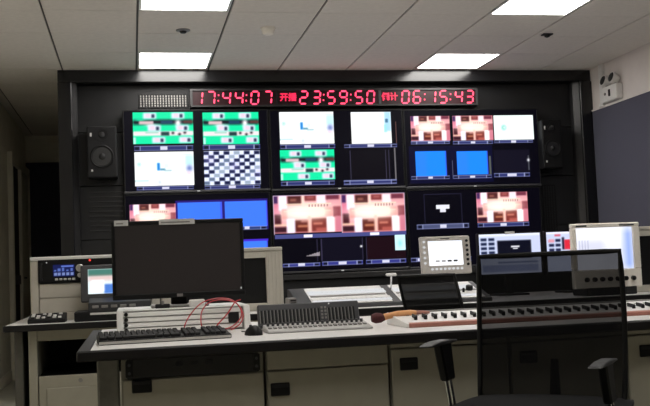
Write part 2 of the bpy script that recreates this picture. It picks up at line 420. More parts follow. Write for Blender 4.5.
LN = {(0, 2): 'square ceiling light panel just above the left of the red clock', (4, 2): 'square ceiling light panel just above the right of the red clock',
      (0, -1): 'square ceiling light panel beside the round flush disc', (4, -1): 'square ceiling light panel beside the dark ceiling sensor',
      (0, -4): 'added square ceiling light panel, out of view, over the computer monitor on the front desk', (4, -4): 'added square ceiling light panel, out of view, over the audio console end of the front desk',
      (0, -7): 'added square ceiling light panel, out of view, over the floor before the keyboard', (4, -7): 'added square ceiling light panel, out of view, over the floor beside the mesh chair'}
for i, j in LIGHTS:
    xa, xb = X0 + TS * i, X0 + TS * (i + 1); ya, yb = Y0 + TS * j, Y0 + TS * (j + 1)
    t = thing('ceiling_light', LN[(i, j)], 'light', ((xa + xb) / 2, (ya + yb) / 2, CEIL), 0, 'ceiling light panels')
    h = TS / 2 - .008
    part('frame', MB().box(-h, h, -h, -h + .018, 0, .0135).box(-h, h, h - .018, h, 0, .0135).box(-h, -h + .018, -h + .018, h - .018, 0, .0135).box(h - .018, h, -h + .018, h - .018, 0, .0135), M_WHITE, t)
    part('diffuser', MB().box(-h + .018, h - .018, -h + .018, h - .018, .003, .013), M_LIGHT, t)

# small ceiling fittings
t = thing('smoke_detector', 'cream round smoke detector on a ceiling tile', 'detector', (0.994, 6.74, CEIL))
part('base', MB().lathe([(0, 0), (.055, 0), (.055, -.012), (.05, -.014)], 24), M_CREAM, t)
part('sensor_dome', MB().lathe([(.05, -.014), (.042, -.03), (.036, -.045), (.02, -.052), (0.001, -.053)], 24), M_CREAM, t, True)
t = thing('ceiling_disc', 'round flush metal disc on the tile between two light panels', 'fitting', (0.399, 6.817, CEIL))
part('plate', MB().lathe([(.001, 0), (.05, 0), (.05, -.006), (.042, -.010), (.001, -.010)], 24), M_MGREY, t, True)
part('insert', MB().lathe([(.001, -.010), (.026, -.010), (.02, -.022), (.001, -.024)], 20), M_CHAR, t, True)
t = thing('ceiling_sensor', 'small dark sensor on a ceiling tile near the white wall', 'sensor', (3.165, 6.848, CEIL))
part('base', MB().box(-.04, .04, -.028, .028, -.010, 0, .003), M_CHAR, t)
part('lens', MB().lathe([(.001, -.010), (.024, -.010), (.02, -.022), (.008, -.028), (.001, -.028)], 18), M_BLACK, t, True)

# emergency light and conduit, right wall
t = thing('emergency_light', 'white twin head emergency light on the white wall strip', 'emergency light', (XR, 7.72, 2.34))
part('housing', MB().box(-.07, -.002, -.13, .13, 0, .135, .008), M_WHITE, t)
part('indicator', MB().box(-.076, -.068, -.03, .0, .04, .10, .002), M_CHAR, t)
part('test_button', MB().cyl((-.072, .06, .07), .012, .012, 'x'), M_MGREY, t)
for s in (-1, 1):
    hd = part('lamp_head', MB().lathe([(.001, -.05), (.03, -.05), (.048, -.005), (.05, .02), (.001, .02)], 20, Matrix.Translation((-.06, s * .075, .19)) @ Matrix.Rotation(-math.pi / 2 + .3, 4, 'Y')), M_WHITE, t, True)
    part('lens', MB().lathe([(.001, .02), (.042, .02), (.036, .026), (.001, .028)], 20, Matrix.Translation((-.06, s * .075, .19)) @ Matrix.Rotation(-math.pi / 2 + .3, 4, 'Y')), M_CHAR, hd, True)
    part('bracket', MB().box(-.05, -.035, s * .075 - .012, s * .075 + .012, .13, .17), M_MGREY, t)
t = thing('wall_conduit', 'white cable conduit running up the wall beside the emergency light', 'conduit', (XR, 7.93, 2.33))
part('trunking', MB().box(-.032, 0, -.03, .03, 0, CEIL - 2.33, .003), M_WHITE, t)
part('end_cap', MB().box(-.04, 0, -.038, .038, 0, .03, .004), M_WHITE, t)

# ================================================================== the screen wall
YV = 8.2
t = thing('screen_wall_surround', 'tall black metal surround framing the wall of screens', 'surround', (1.8, 8.3, 0))
ox, oy = 1.8, 8.3
def LB(mb, x0, x1, y0, y1, z0, z1, b=0): return mb.box(x0 - ox, x1 - ox, y0 - oy, y1 - oy, z0, z1, b)
part('top_rail', LB(MB(), -.56, XR - .002, 8.17, 8.42, 2.605, CEIL - .001, .004), M_BLACKGLOSS, t)
for a, b, s in ((-.56, -.45, 1), (4.06, XR - .002, -1)):
    part('side_post', LB(MB(), a, b, 8.15, 8.42, 0, 2.604, .006), M_BLACKGLOSS, t)
    e = b if s > 0 else a
    pl = [(e - ox, 8.18 - oy), (e + s * .040 - ox, 8.23 - oy), (e + s * .040 - ox, 8.29 - oy), (e - ox, 8.29 - oy)]
    part('chamfer_strip', MB().prism(pl, 0.0, 2.604, 'z'), M_SATIN, t)
zb = [0.0, 0.45, 0.93, 1.30, 1.75, 2.20, 2.604]
for za, zc in zip(zb, zb[1:]):
    part('back_panel', LB(MB(), -.449, 4.059, 8.295, 8.36, za + .003, zc - .003, .002), M_PANEL, t)
part('carcass', LB(MB(), -.45, 4.06, 8.365, 8.42, 0, 2.604), M_BLACK, t)
part('shelf', LB(MB(), -.06, 3.66, 8.12, 8.295, 0.90, 0.945, .003), M_SATIN, t)
part('plinth', LB(MB(), -.06, 3.66, 8.16, 8.295, 0.0, 0.895, .003), M_PANEL, t)
def grille(x0, x1, z0, z1, nx, nz, m, y=8.288, fr=.5, name='vent_grille'):
    g = part(name, MB().box(x0 - .01 - ox, x1 + .01 - ox, y - oy, y + .007 - oy, z0 - .01, z1 + .01, .002), M_BLACK, t)
    mb = MB(); px, pz = (x1 - x0) / nx, (z1 - z0) / nz
    for i in range(nx):
        for j in range(nz):
            mb.box(x0 + px * (i + .5 - fr / 2) - ox, x0 + px * (i + .5 + fr / 2) - ox, y - .004 - oy, y + .001 - oy, z0 + pz * (j + .12), z0 + pz * (j + .88))
    s = part('slots', mb, m, g); s['kind'] = 'stuff'
grille(.10, .50, 2.412, 2.515, 17, 5, M_MGREY, fr=.42)
grille(3.70, 3.82, 1.17, 1.66, 5, 22, M_CHAR)
for k in range(9):
    part('louvre', LB(MB(), -.335, -.06, 8.286, 8.296, 1.37 + .04 * k, 1.382 + .04 * k, .002), M_SATIN, t)

# ---- the big red clock
CLK = (0.522, 3.088, 2.395, 2.548)
t = thing('digital_clock', 'long red LED clock board showing three times above the screens', 'clock', ((CLK[0] + CLK[1]) / 2, 8.30, CLK[2]))
cx = (CLK[0] + CLK[1]) / 2; H = CLK[3] - CLK[2]; W2 = (CLK[1] - CLK[0]) / 2
part('case', MB().box(-W2 + .012, W2 - .012, -.09, -.004, .008, H - .008), M_BLACK, t)
fr = MB().box(-W2, W2, -.11, -.004, H - .014, H).box(-W2, W2, -.11, -.004, 0, .014).box(-W2, -W2 + .02, -.11, -.004, .014, H - .014).box(W2 - .02, W2, -.11, -.004, .014, H - .014)
part('frame', fr, M_SATIN, t)
part('face', MB().box(-W2 + .02, W2 - .02, -.098, -.09, .014, H - .014), M_CLOCKFACE, t)
part('divider', MB().box(2.168 - cx, 2.192 - cx, -.104, -.0985, .014, H - .014), M_DGREY, t)
part('divider', MB().box(1.262 - cx, 1.272 - cx, -.104, -.0985, .014, H - .014), M_CHAR, t)
SEG = {'0': 'abcdef', '1': 'bc', '2': 'abged', '3': 'abgcd', '4': 'fgbc', '5': 'afgcd', '6': 'afgedc', '7': 'abcf'[:3], '9': 'abcdfg'}
def digit(ch, x):
    w, h, s, th = .031, .054, .10, .0064
    zc = H / 2; mb = MB()
    def P(px, pz): return (px + pz * s, pz)
    def bar(a, b):
        (xa, za), (xb, zb_) = P(*a), P(*b); dx, dz = xb - xa, zb_ - za; L = math.hypot(dx, dz); nx, nz = -dz / L * th, dx / L * th; ux, uz = dx / L * .006, dz / L * .006
        mb.prism([(xa + ux, za + uz), (xa + 2 * ux + nx, za + 2 * uz + nz), (xb - 2 * ux + nx, zb_ - 2 * uz + nz), (xb - ux, zb_ - uz), (xb - 2 * ux - nx, zb_ - 2 * uz - nz), (xa + 2 * ux - nx, za + 2 * uz - nz)], -.1035, -.0985, 'y')
    S = {'a': ((-w, h), (w, h)), 'b': ((w, h), (w, 0)), 'c': ((w, 0), (w, -h)), 'd': ((-w, -h), (w, -h)), 'e': ((-w, 0), (-w, -h)), 'f': ((-w, h), (-w, 0)), 'g': ((-w, 0), (w, 0))}
    for k in SEG[ch]: bar(*S[k])
    part('digit', mb, M_LED, t, loc=(x - .009 - cx, 0, zc))
for txt, xs, cs in (('174407', [0.601, 0.706, 0.839, 0.947, 1.082, 1.195], [0.772, 1.011]), ('235950', [1.508, 1.622, 1.752, 1.86, 2.0, 2.106], [1.686, 1.928]), ('061543', [2.424, 2.529, 2.668, 2.774, 2.919, 3.022], [2.603, 2.843])):
    for ch, x in zip(txt, xs): digit(ch, x)
    for x in cs:
        part('colon', MB().box(-.005, .005, -.1035, -.0985, .018, .030).box(-.009, .001, -.1035, -.0985, -.030, -.018), M_LED, t, loc=(x - .009 - cx, 0, H / 2))
def text_mesh(body, size, m, depth=.002):
    cu = bpy.data.curves.new('lettering', 'FONT'); cu.body = body; cu.size = size; cu.align_x = 'CENTER'; cu.align_y = 'CENTER'; cu.extrude = depth; cu.offset = .0022
    o = bpy.data.objects.new('lettering', cu); COL.objects.link(o)
    dg = bpy.context.evaluated_depsgraph_get(); me = bpy.data.meshes.new_from_object(o.evaluated_get(dg))
    bpy.data.objects.remove(o); bpy.data.curves.remove(cu)
    me.materials.clear(); me.materials.append(m); me.name = 'lettering'
    return me
for body, x in (('\u5f00\u64ad', 1.375), ('\u5012\u8ba1', 2.283)):
    link('lettering', text_mesh(body, .074, M_LEDTXT), t, (x - .012 - cx, -.101, H / 2), (math.pi / 2, 0, 0))['label'] = 'red glowing lettering'

# ---- the televisions
CE = {'A':(0.040,2.084,0.538,2.355), 'Al':(0.043,2.029,0.532,2.067), 'B':(0.622,2.075,1.099,2.350), 'Bl':(0.617,2.028,1.102,2.067), 'C':(0.043,1.734,0.532,2.016), 'Cl':(0.059,1.700,0.530,1.729), 'D':(0.619,1.729,1.095,2.015), 'Dl':(0.619,1.695,1.090,1.724), 'E':(1.277,2.066,1.756,2.345), 'El':(1.276,2.028,1.758,2.062), 'F':(1.273,1.753,1.748,2.013), 'Fl':(1.272,1.709,1.745,1.744), 'G':(1.908,2.062,2.269,2.340), 'Gl':(1.839,2.026,2.317,2.058), 'H':(1.885,1.749,2.254,2.004), 'Hl':(1.825,1.705,2.301,1.740), 'I':(2.452,2.080,2.813,2.300), 'Il':(2.446,2.049,2.806,2.075), 'J':(2.841,2.075,3.218,2.296), 'Jl':(2.835,2.043,3.211,2.070), 'K':(3.228,2.079,3.603,2.297), 'Kl':(3.221,2.046,3.595,2.074), 'L':(2.482,1.764,2.764,1.986), 'Ll':(2.431,1.733,2.790,1.764), 'M':(2.862,1.769,3.154,1.980), 'Ml':(2.819,1.733,3.184,1.764), 'N':(3.211,1.775,3.555,1.983), 'Nl':(3.204,1.743,3.548,1.775), 'O':(-0.005,1.347,0.372,1.581), 'P':(0.390,1.343,0.758,1.587), 'Q':(0.784,1.373,1.146,1.586), 'Ql':(0.796,1.339,1.136,1.373), 'R':(0.790,1.051,1.138,1.254), 'S':(1.197,1.300,1.787,1.623), 'T':(1.796,1.290,2.364,1.617), 'Sl':(1.204,1.256,2.364,1.286), 'S1':(1.262,1.008,1.583,1.042), 'S2':(1.602,1.010,1.963,1.045), 'S3':(1.990,1.008,2.350,1.047), 'sq':(2.258,1.121,2.349,1.252), 'dot':(1.938,1.151,1.970,1.181), 'wed':(1.457,1.097,1.587,1.131), 'U':(2.537,1.335,2.887,1.602), 'Ul':(2.465,1.296,2.944,1.336), 'Ut':(2.647,1.473,2.768,1.504), 'Ut2':(2.683,1.442,2.738,1.468), 'V':(3.029,1.337,3.511,1.606), 'Vl':(3.029,1.296,3.512,1.332), 'W':(2.396,1.010,2.532,1.044)}
def P_(c, k, fn, lab=None, **kw):
    fn(c, CE[k], **kw)
    if lab: label_bar(c, CE[lab])
def tv1(c):
    P_(c, 'A', pic_green, 'Al'); P_(c, 'B', pic_green, 'Bl'); P_(c, 'C', pic_white, 'Cl'); P_(c, 'D', pic_check, 'Dl')
def tv2(c):
    P_(c, 'E', pic_white, 'El'); P_(c, 'F', pic_green, 'Fl'); P_(c, 'G', pic_white, 'Gl', square=True)
    r = CE['H']; c.rect(r, (10, 7, 14)); label_bar(c, CE['Hl'])
    for x in (r[0], r[2] - .02, r[2] - .045): c.rect((x, r[1], x + .006, r[3]), (70, 66, 90), .8)
    c.rect((2.290, 1.74, 2.298, 2.02), (120, 116, 120), .9); c.rect((2.308, 2.06, 2.314, 2.25), (110, 80, 76), .9)
def tv3(c):
    c.rect((2.42, 1.70, 3.2, 2.03), (10, 10, 40))
    P_(c, 'I', pic_pink, 'Il'); P_(c, 'J', pic_pink, 'Jl'); c.rect(CE['K'], (246, 255, 255))
    r = CE['K']; c.blob(r, .25, .5, .09, .16, (70, 190, 165), .95, 2.5); c.blob(r, .26, .5, .05, .08, (240, 255, 252), .9, 2); c.sub(r, .36, .46, .75, .5, (205, 235, 228), .8); label_bar(c, CE['Kl'])
    P_(c, 'L', pic_blue, 'Ll'); P_(c, 'M', pic_blue, 'Ml'); c.rect(CE['N'], (16, 14, 28)); label_bar(c, CE['Nl'], txt=.26)
    c.rect((2.815, 1.735, 2.822, 1.90), (76, 80, 110)); c.rect((3.165, 1.77, 3.18, 1.93), (80, 84, 84)); c.rect((3.535, 1.80, 3.545, 1.93), (70, 72, 80))
    c.blob((3.50, 1.85, 3.58, 1.93), .5, .5, .2, .2, (225, 225, 230))
def tv4(c):
    P_(c, 'O', pic_pink); c.rect((.372, 1.34, 1.15, 1.60), (40, 24, 110)); P_(c, 'P', pic_blue, col=(60, 116, 250)); P_(c, 'Q', pic_blue, col=(62, 118, 250)); label_bar(c, CE['Ql'], (40, 60, 120)); P_(c, 'R', pic_blue, col=(62, 120, 245))
    c.rect((.784, 1.24, 1.146, 1.26), (70, 40, 200)); label_bar(c, (.79, 1.015, 1.138, 1.05))
    for x0 in (0.0, .40): pic_blue(c, (x0, 1.06, x0 + .35, 1.25)); label_bar(c, (x0, 1.02, x0 + .35, 1.05))
def tv5(c):
    P_(c, 'S', pic_pink); P_(c, 'T', pic_pink)
    c.rect((1.197, 1.618, 2.364, 1.626), (190, 170, 200), .8); c.rect((1.788, 1.29, 1.795, 1.62), (220, 190, 205), .9); c.rect((1.195, 1.29, 1.201, 1.62), (200, 180, 205), .8); c.rect((2.358, 1.29, 2.364, 1.62), (200, 180, 205), .8)
    c.rect(CE['Sl'], (70, 74, 130))
    for x in (1.49, 2.08): c.rect((x - .04, 1.262, x + .04, 1.284), (236, 232, 246))
    for k in ('S1', 'S2', 'S3'): label_bar(c, CE[k], (50, 54, 130), .18)
    c.rect((2.0, 1.05, 2.35, 1.24), (26, 8, 16)); c.rect((1.60, 1.05, 1.965, 1.24), (12, 10, 24))
    for x in (1.56, 1.60, 1.965, 2.0): c.rect((x, 1.05, x + .006, 1.24), (48, 44, 66))
    c.rect(CE['sq'], (206, 246, 255)); c.blob(CE['sq'], .5, .55, .3, .3, (130, 215, 225), .7); c.blob(CE['dot'], .5, .5, .4, .4, (255, 255, 255))
    r = CE['wed']; m = ((c.X > r[0]) & (c.X < r[2]) & (c.Z > r[1]) & (c.Z - r[1] < (c.X - r[0]) / (r[2] - r[0]) * (r[3] - r[1]))); c.blend(m * .7, (200, 190, 196))
def tv6(c):
    r = CE['U']
    for q in ((r[0], r[1], r[2], r[1] + .006), (r[0], r[3] - .006, r[2], r[3]), (r[0], r[1], r[0] + .006, r[3]), (r[2] - .006, r[1], r[2], r[3])): c.rect(q, (34, 32, 52))
    label_bar(c, CE['Ul'], (72, 78, 112)); c.rect(CE['Ut'], (226, 226, 236)); c.rect(CE['Ut2'], (220, 220, 232))
    P_(c, 'V', pic_pink, 'Vl'); label_bar(c, CE['W'], (50, 54, 110)); label_bar(c, (2.56, 1.0, 2.95, 1.04)); label_bar(c, (3.03, 1.0, 3.5, 1.04))
TVS = [('wall television showing green studio feeds and a checkered picture', -.045, 1.182, 1.672, 2.374, tv1), ('wall television with two pale slides, a green feed and a dark box', 1.188, 2.378, 1.664, 2.366, tv2),
       ('wall television with two pink feeds, a white logo and two blue boxes', 2.384, 3.655, 1.656, 2.360, tv3), ('wall television with blue boxes partly behind the computer monitor', -.050, 1.176, .960, 1.664, tv4),
       ('wall television filled by two large pink stage feeds', 1.182, 2.378, .955, 1.656, tv5), ('wall television with one pink feed beside a dark box of white text', 2.384, 3.640, .950, 1.648, tv6)]
for lab, xa, xb, za, zc, fn in TVS:
    mx = (xa + xb) / 2
    t = thing('wall_television', lab, 'television', (mx, 8.30, za), 0, 'televisions on the screen wall')
    hw = (xb - xa) / 2; hh = zc - za
    part('housing', MB().box(-hw + .01, hw - .01, -.085, -.006, .01, hh - .01, .004), M_BLACK, t)
    bz = MB().box(-hw, hw, -.104, -.075, hh - .012, hh, .002).box(-hw, -hw + .012, -.104, -.075, .018, hh - .012, .002).box(hw - .012, hw, -.104, -.075, .018, hh - .012, .002)
    part('bezel', bz, M_BLACK, t)
    b = part('lower_bezel', MB().box(-hw, hw, -.106, -.075, 0, .018, .003), M_DGREY, t)
    part('logo', MB().box(-.012, .012, -.108, -.1055, .004, .013), M_LEDW, b)
    c = Canvas(xa + .012, za + .018, xb - .012, zc - .012, 0.0058, (4, 3, 11)); fn(c)
    s = c.build('screen', 0, t); s.location = (-mx, -.100, -za)

# ---- loudspeakers
def speaker(x, z0, z1, wd, label, cm=M_CHAR):
    t = thing('loudspeaker', label, 'speaker', (x, 8.295, z0), 0, 'loudspeakers beside the screens')
    h = z1 - z0; d = .20; y = -d
    part('cabinet', MB().box(-wd / 2, wd / 2, -d, 0, 0, h, .012, seg=2), cm, t)
    A = lambda px, pz: Matrix.Translation((px, y, pz)) @ Matrix.Rotation(math.pi / 2, 4, 'X')
    wz = h * .41
    f = part('woofer_ring', MB().lathe([(wd * .30, 0.0), (wd * .40, 0.0), (wd * .40, .006), (wd * .37, .009), (wd * .30, .003)], 32, A(0, wz)), M_BLACK, t, True)
    part('woofer_cone', MB().lathe([(wd * .33, .004), (wd * .16, .0015), (.001, .001)], 32, A(0, wz)), M_CONE, f, True)
    part('dust_cap', MB().lathe([(wd * .12, .001), (wd * .10, .008), (wd * .05, .013), (.001, .014)], 24, A(0, wz)), M_CHAR, f, True)
    f = part('tweeter_plate', MB().lathe([(.001, .0005), (wd * .21, .0005), (wd * .21, .004), (wd * .12, .002)], 28, A(0, h * .83)), M_BLACK, t, True)
    part('tweeter_dome', MB().lathe([(wd * .11, .001), (wd * .09, .008), (.001, .012)], 20, A(0, h * .83)), M_CONE, f, True)
    part('badge', MB().box(-wd * .39, -wd * .33, y - .003, y + .001, h * .80, h * .87), M_PAPER, t)
    part('badge', MB().box(-wd * .37, -wd * .31, y - .003, y + .001, h * .12, h * .16), M_PAPER, t)
    part('bracket', MB().box(-.05, .05, -.06, -.002, -.02, .002), M_BLACK, t)
speaker(-.215, 1.80, 2.225, .24, 'black loudspeaker on the panel beside the green studio feeds', mat('matt_black_wood', (0.010, 0.010, 0.011), 0.6, spec=0.25))
speaker(3.735, 1.80, 2.24, .19, 'black loudspeaker on the panel beside the white logo screen', M_BLACK)

# ================================================================== back desk
BX0, BX1, BY0, BY1, ZT = -.68, 4.10, 5.42, 6.80, .75
t = thing('back_worktop', 'long pale worktop with black edge under the racks and switcher', 'worktop', (1.7, 6.1, .715))
part('top', MB().box(BX0 + .012 - 1.7, BX1 - 1.7, BY0 + .012 - 6.1, BY1 - 6.1, .004, .035), M_TOP, t)
part('edge_band', MB().box(BX0 - 1.7, BX1 - 1.7, BY0 - 6.1, BY0 + .012 - 6.1, 0, .034, .003).box(BX0 - 1.7, BX0 + .012 - 1.7, BY0 + .012 - 6.1, BY1 - 6.1, 0, .034, .003), M_EDGE, t)
def back_unit(x0, x1, label, opening=True):
    t = thing('desk_cabinet', label, 'cabinet', ((x0 + x1) / 2, 5.50, 0), 0, 'cabinets under the back worktop'); h = (x1 - x0) / 2
    part('side_panel', MB().box(-h, -h + .045, 0, .9, 0, .714, .003), M_BEIGE, t); part('side_panel', MB().box(h - .045, h, 0, .9, 0, .714, .003), M_BEIGE, t)
    part('top_rail', MB().box(-h + .045, h - .045, .01, .06, .655, .714, .002), M_BEIGE, t)
    part('back_board', MB().box(-h + .045, h - .045, .86, .89, 0, .714), M_BLACK, t)
    part('shelf', MB().box(-h + .045, h - .045, .06, .86, .44, .46), M_BLACK, t)
    dr = part('door', MB().box(-h + .05, h - .05, .005, .03, .03, .465, .004), M_BEIGE, t)
    part('door_panel', MB().box(-h + .09, h - .09, -.004, .006, .07, .40, .003), M_BEIGE, dr)
    part('lock', MB().cyl((-.02, .003, .435), .012, .012, 'y'), M_MGREY, dr)
back_unit(-.56, .02, 'beige cabinet with open black bay at the end of the back worktop')
back_unit(.03, .61, 'beige cabinet under the back worktop below the second rack')
back_unit(.62, 1.20, 'beige cabinet under the back worktop below the switcher')
back_unit(2.40, 2.98, 'beige cabinet under the back worktop below the picture monitor')
back_unit(3.40, 3.98, 'beige cabinet under the back worktop below the end rack')
t = thing('desk_leg_panel', 'dark grey end support of the back worktop', 'support', (-.61, 5.52, 0))
part('panel', MB().box(-.025, .02, 0, .9, 0, .714, .004), mat('olive_grey_steel', (0.085, 0.08, 0.066), 0.55), t); part('foot', MB().box(-.035, .03, -.03, .93, 0, .03, .005), MATS['olive_grey_steel'], t)

def rack(x0, x1, z1, label, style, D=.50):
    t = thing('desktop_rack', label, 'rack', ((x0 + x1) / 2, 5.80, ZT), 0, 'beige racks on the back worktop'); h = (x1 - x0) / 2; H = z1 - ZT; st = .10 if style == 'b' else .045
    part('shell', MB().box(-h + .01, h - .01, .06, D, .005, H - .012), M_RACK, t)
    part('top_panel', MB().box(-h, h, -.01, D + .01, H - .022, H, .004), M_WHITE if style != 'b' else M_RACK, t)  # white top on the display unit's rack stands in for a highlight
    part('base_rail', MB().box(-h + st, h - st, 0, .06, 0, .045, .003), M_RACK, t)
    for s in (-1, 1):
        a, b = (-h, -h + st) if s < 0 else (h - st, h)
        p = part('stile', MB().box(a, b, 0, .06, 0, H - .022, .003), M_RACK, t)
        if style == 'b':
            for k in range(4): part('rib', MB().box(a + .014 + .022 * k, a + .022 + .022 * k, -.004, .002, .01, H - .03, .001), M_RACK, p)
    if style == 'b':
        part('inner_rail', MB().box(-h + st, h - st, 0, .06, H - .062, H - .022, .002), M_RACK, t)
        part('blank_panel', MB().box(-h + st, h - st, .02, .05, .045, H - .062), M_BLACK, t, label='black blanking panel')
    else:
        z = .045
        for k in range(2):
            part('filler_panel', MB().box(-h + st + .002, h - st - .002, .006, .05, z + .001, z + .083, .003), M_RACK, t); z += .085
        part('top_gap', MB().box(-h + st, h - st, .04, .058, z, H - .022), M_BLACK, t)
    return t
rack(-.572, .155, 1.118, 'beige rack on the back worktop holding the blue display unit', 'a')
rack(.165, .89, 1.128, 'beige rack with black blank panel behind the computer monitor', 'b')
rack(3.10, 3.90, 1.175, 'beige rack with black blank panel beside the knobbed picture monitor', 'b', .40)
# rack unit with a blue display
t = thing('rack_unit', 'black rack unit with small blue display and round dial', 'electronics', (-.21, 5.80, ZT + .222))
part('chassis', MB().box(-.318, .318, .008, .036, -.004, .112), M_BLACK, t)
part('front_panel', MB().box(-.318, .318, -.012, .008, -.004, .128, .003), M_BLACK, t)
c = Canvas(-.235, .03, -.115, .098, .004, (22, 28, 74))
for k in range(5):
    c.rect((-.23 + .023 * k, .036, -.215 + .023 * k, .05), (110, 125, 175)); c.rect((-.23 + .023 * k, .058, -.218 + .023 * k, .068 + .006 * (k % 3)), (80, 100, 170))
c.rect((-.19, .085, -.12, .092), (90, 110, 190)); c.build('display', -.0135, t)
part('dial', MB().cyl((-.085, -.022, .075), .022, .022, 'y', seg=24, bevel=.003), M_SILVER, t, True)
part('dial', MB().cyl((-.085, -.02, .034), .014, .018, 'y', seg=20, bevel=.002), M_SILVER, t, True)
for k in range(5): part('button', MB().box(-.225 + .024 * k, -.208 + .024 * k, -.017, -.011, .008, .02, .002), M_PAPER, t)
part('indicator', MB().cyl((-.028, -.013, .118), .006, .004, 'y'), M_LEDR, t); part('indicator', MB().cyl((-.27, -.013, .112), .004, .004, 'y'), M_LEDW, t)
for x in (-.30, .30): part('rack_handle', MB().box(x - .006, x + .006, -.035, -.011, .01, .022).box(x - .006, x + .006, -.035, -.011, .1, .112).box(x - .006, x + .006, -.04, -.03, .01, .112, .002), M_CHAR, t)
# keypad in front of the rack
t = thing('keypad_panel', 'low black keypad with pale keys in front of the beige rack', 'keypad', (-.465, 5.60, ZT))
part('case', MB().prism([(-.08, 0), (.08, 0), (.08, .05), (-.08, .022)], -.10, .10, 'x', bevel=.004), M_BLACK, t)
for i in range(6):
    for j in range(3):
        yy = -.055 + .042 * j
        part('key', MB().box(-.085 + .029 * i, -.066 + .029 * i, yy - .010, yy + .010, .026 + .0075 * j, .036 + .0075 * j, .002), M_WHITE if (i + j) % 3 else M_CHAR, t)
# deck with flip-up screen
t = thing('editing_deck', 'grey tape deck with flip-up screen showing a picture', 'deck', (-.10, 5.60, ZT))
part('body', MB().box(-.215, .21, -.12, .16, 0, .055, .006), M_BLACK, t)
part('console', MB().prism([(-.12, .05), (.02, .05), (.02, .125), (-.10, .10)], -.14, .20, 'x', bevel=.004), M_CHAR, t)
for k in range(5): part('deck_key', MB().box(-.12 + .05 * k, -.085 + .05 * k, -.115, -.108, .07, .085, .002), M_MGREY, t)
part('front_strip', MB().box(-.13, .14, -.125, -.119, .035, .046), M_PAPER, t)
lid = part('screen_lid', MB().box(-.185, .21, .03, .055, .10, .31, .006, RX(-.12, (0, .04, .1))), M_DGREY, t)
c = Canvas(-.145, .145, .17, .285, .006, (226, 238, 240)); r = (-.145, .145, .17, .285)
c.sub(r, 0, 0, 1, .28, (70, 120, 110), 1); c.sub(r, .0, .28, .5, .45, (210, 120, 110), .5, .03); c.sub(r, .28, .62, .62, 1, (60, 110, 200), .9); c.sub(r, .06, .45, .28, .9, (250, 250, 250), 1)
c.build('screen', .0295, lid, RX(-.12, (0, .04, .1)))

# ---- production switcher
t = thing('production_switcher', 'wide video switcher with white sloping button panels on back worktop', 'switcher', (1.53, 5.78, ZT))
sl = math.atan2(.10, .34)
part('chassis', MB().prism([(-.20, 0), (.20, 0), (.20, .115), (.14, .118), (-.20, .022)], -.59, .60, 'x', bevel=.003), M_DGREY, t)
SM = Matrix.Translation((0, -.20, .022)) @ Matrix.Rotation(math.atan2(.096, .34), 4, 'X')
for a, b in ((-.50, -.02), (.03, .56)):
    p = part('control_panel', MB().box(a, b, .012, .33, .0, .006, .002, M=SM), M_WHITEPANEL, t)
    n = int((b - a) / .03)
    for j, yy in enumerate((.05, .09, .20, .24)):
        mb = MB()
        for i in range(n): mb.box(a + .006 + .03 * i, a + .034 + .03 * i, yy - .016, yy + .016, .006, .010, M=SM)
        bt = part('button_row', mb, M_BTNW if j != 1 else M_WHITE, p); bt['kind'] = 'stuff'
    part('divider_strip', MB().box(a + .01, b - .01, .14, .165, .006, .009, M=SM), M_MGREY, p)
lv = part('fader_lever', MB().cyl((.03, .24, .05), .006, .09, 'z', M=SM), M_CHROME, t)
part('lever_grip', MB().box(-.005, .065, .228, .252, .090, .106, .006, M=SM), M_WHITE, lv)
lv = part('trackball_knob', MB().cyl((.505, .15, .02), .022, .03, 'z', M=SM, seg=20, bevel=.004), M_BLACK, t, True)
part('joystick', MB().cyl((.45, .10, .02), .007, .03, 'z', M=SM), M_BLACK, t)
t = thing('small_converter', 'small grey converter box between the second rack and the switcher', 'electronics', (.915 + .005, 5.72, ZT))
part('case', MB().box(-.022, .022, -.08, .08, 0, .07, .004), M_MGREY, t); part('front_slot', MB().box(-.016, .016, -.083, -.079, .03, .045), M_BLACK, t); part('front_slot', MB().box(-.016, .016, -.083, -.079, .052, .06), M_BLACK, t)

# ---- touch panel on an arm
t = thing('touch_panel', 'grey framed touch screen with round white and black keys', 'touch screen', (1.96, 5.98, ZT))
TM = Matrix.Translation((0, -.08, .17)) @ Matrix.Rotation(-.10, 4, 'X')
bd = part('bezel', MB().box(-.166, .166, 0, .035, 0, .242, .008, M=TM, seg=2), mat('warm_grey_bezel', (0.50, 0.46, 0.42), 0.5), t)
c = Canvas(-.115, .055, .112, .212, .004, (250, 252, 255))
for k, g in enumerate((150, 140, 40, 40)): c.rect((-.072 + .04 * k, .078, -.044 + .04 * k, .090), (g, g, g))
c.sub((-.115, .055, .112, .212), 0, 0, 1, .08, (225, 232, 245), .7); c.build('screen', -.0012, t, TM)
for k in range(5): part('round_key', MB().cyl((-.142, -.003, .072 + .034 * k), .008, .008, 'y', M=TM), M_BTNW, t)
for k in range(6): part('round_key', MB().cyl((.142, -.003, .058 + .030 * k), .009, .008, 'y', M=TM), M_BLACK, t)
for k in range(8): part('round_key', MB().cyl((-.098 + .028 * k, -.003, .033), .008, .008, 'y', M=TM), M_BTNW, t)
part('badge', MB().box(-.03, .03, -.002, .001, .224, .229, M=TM), M_MARKER, t)
part('arm', MB().tube([(0, -.04, .26), (0, .06, .22), (0, .10, .12), (0, .12, .02)], .014, 10), M_MGREY, t, True)
part('base', MB().box(-.09, .09, .03, .20, 0, .02, .005), M_MGREY, t)

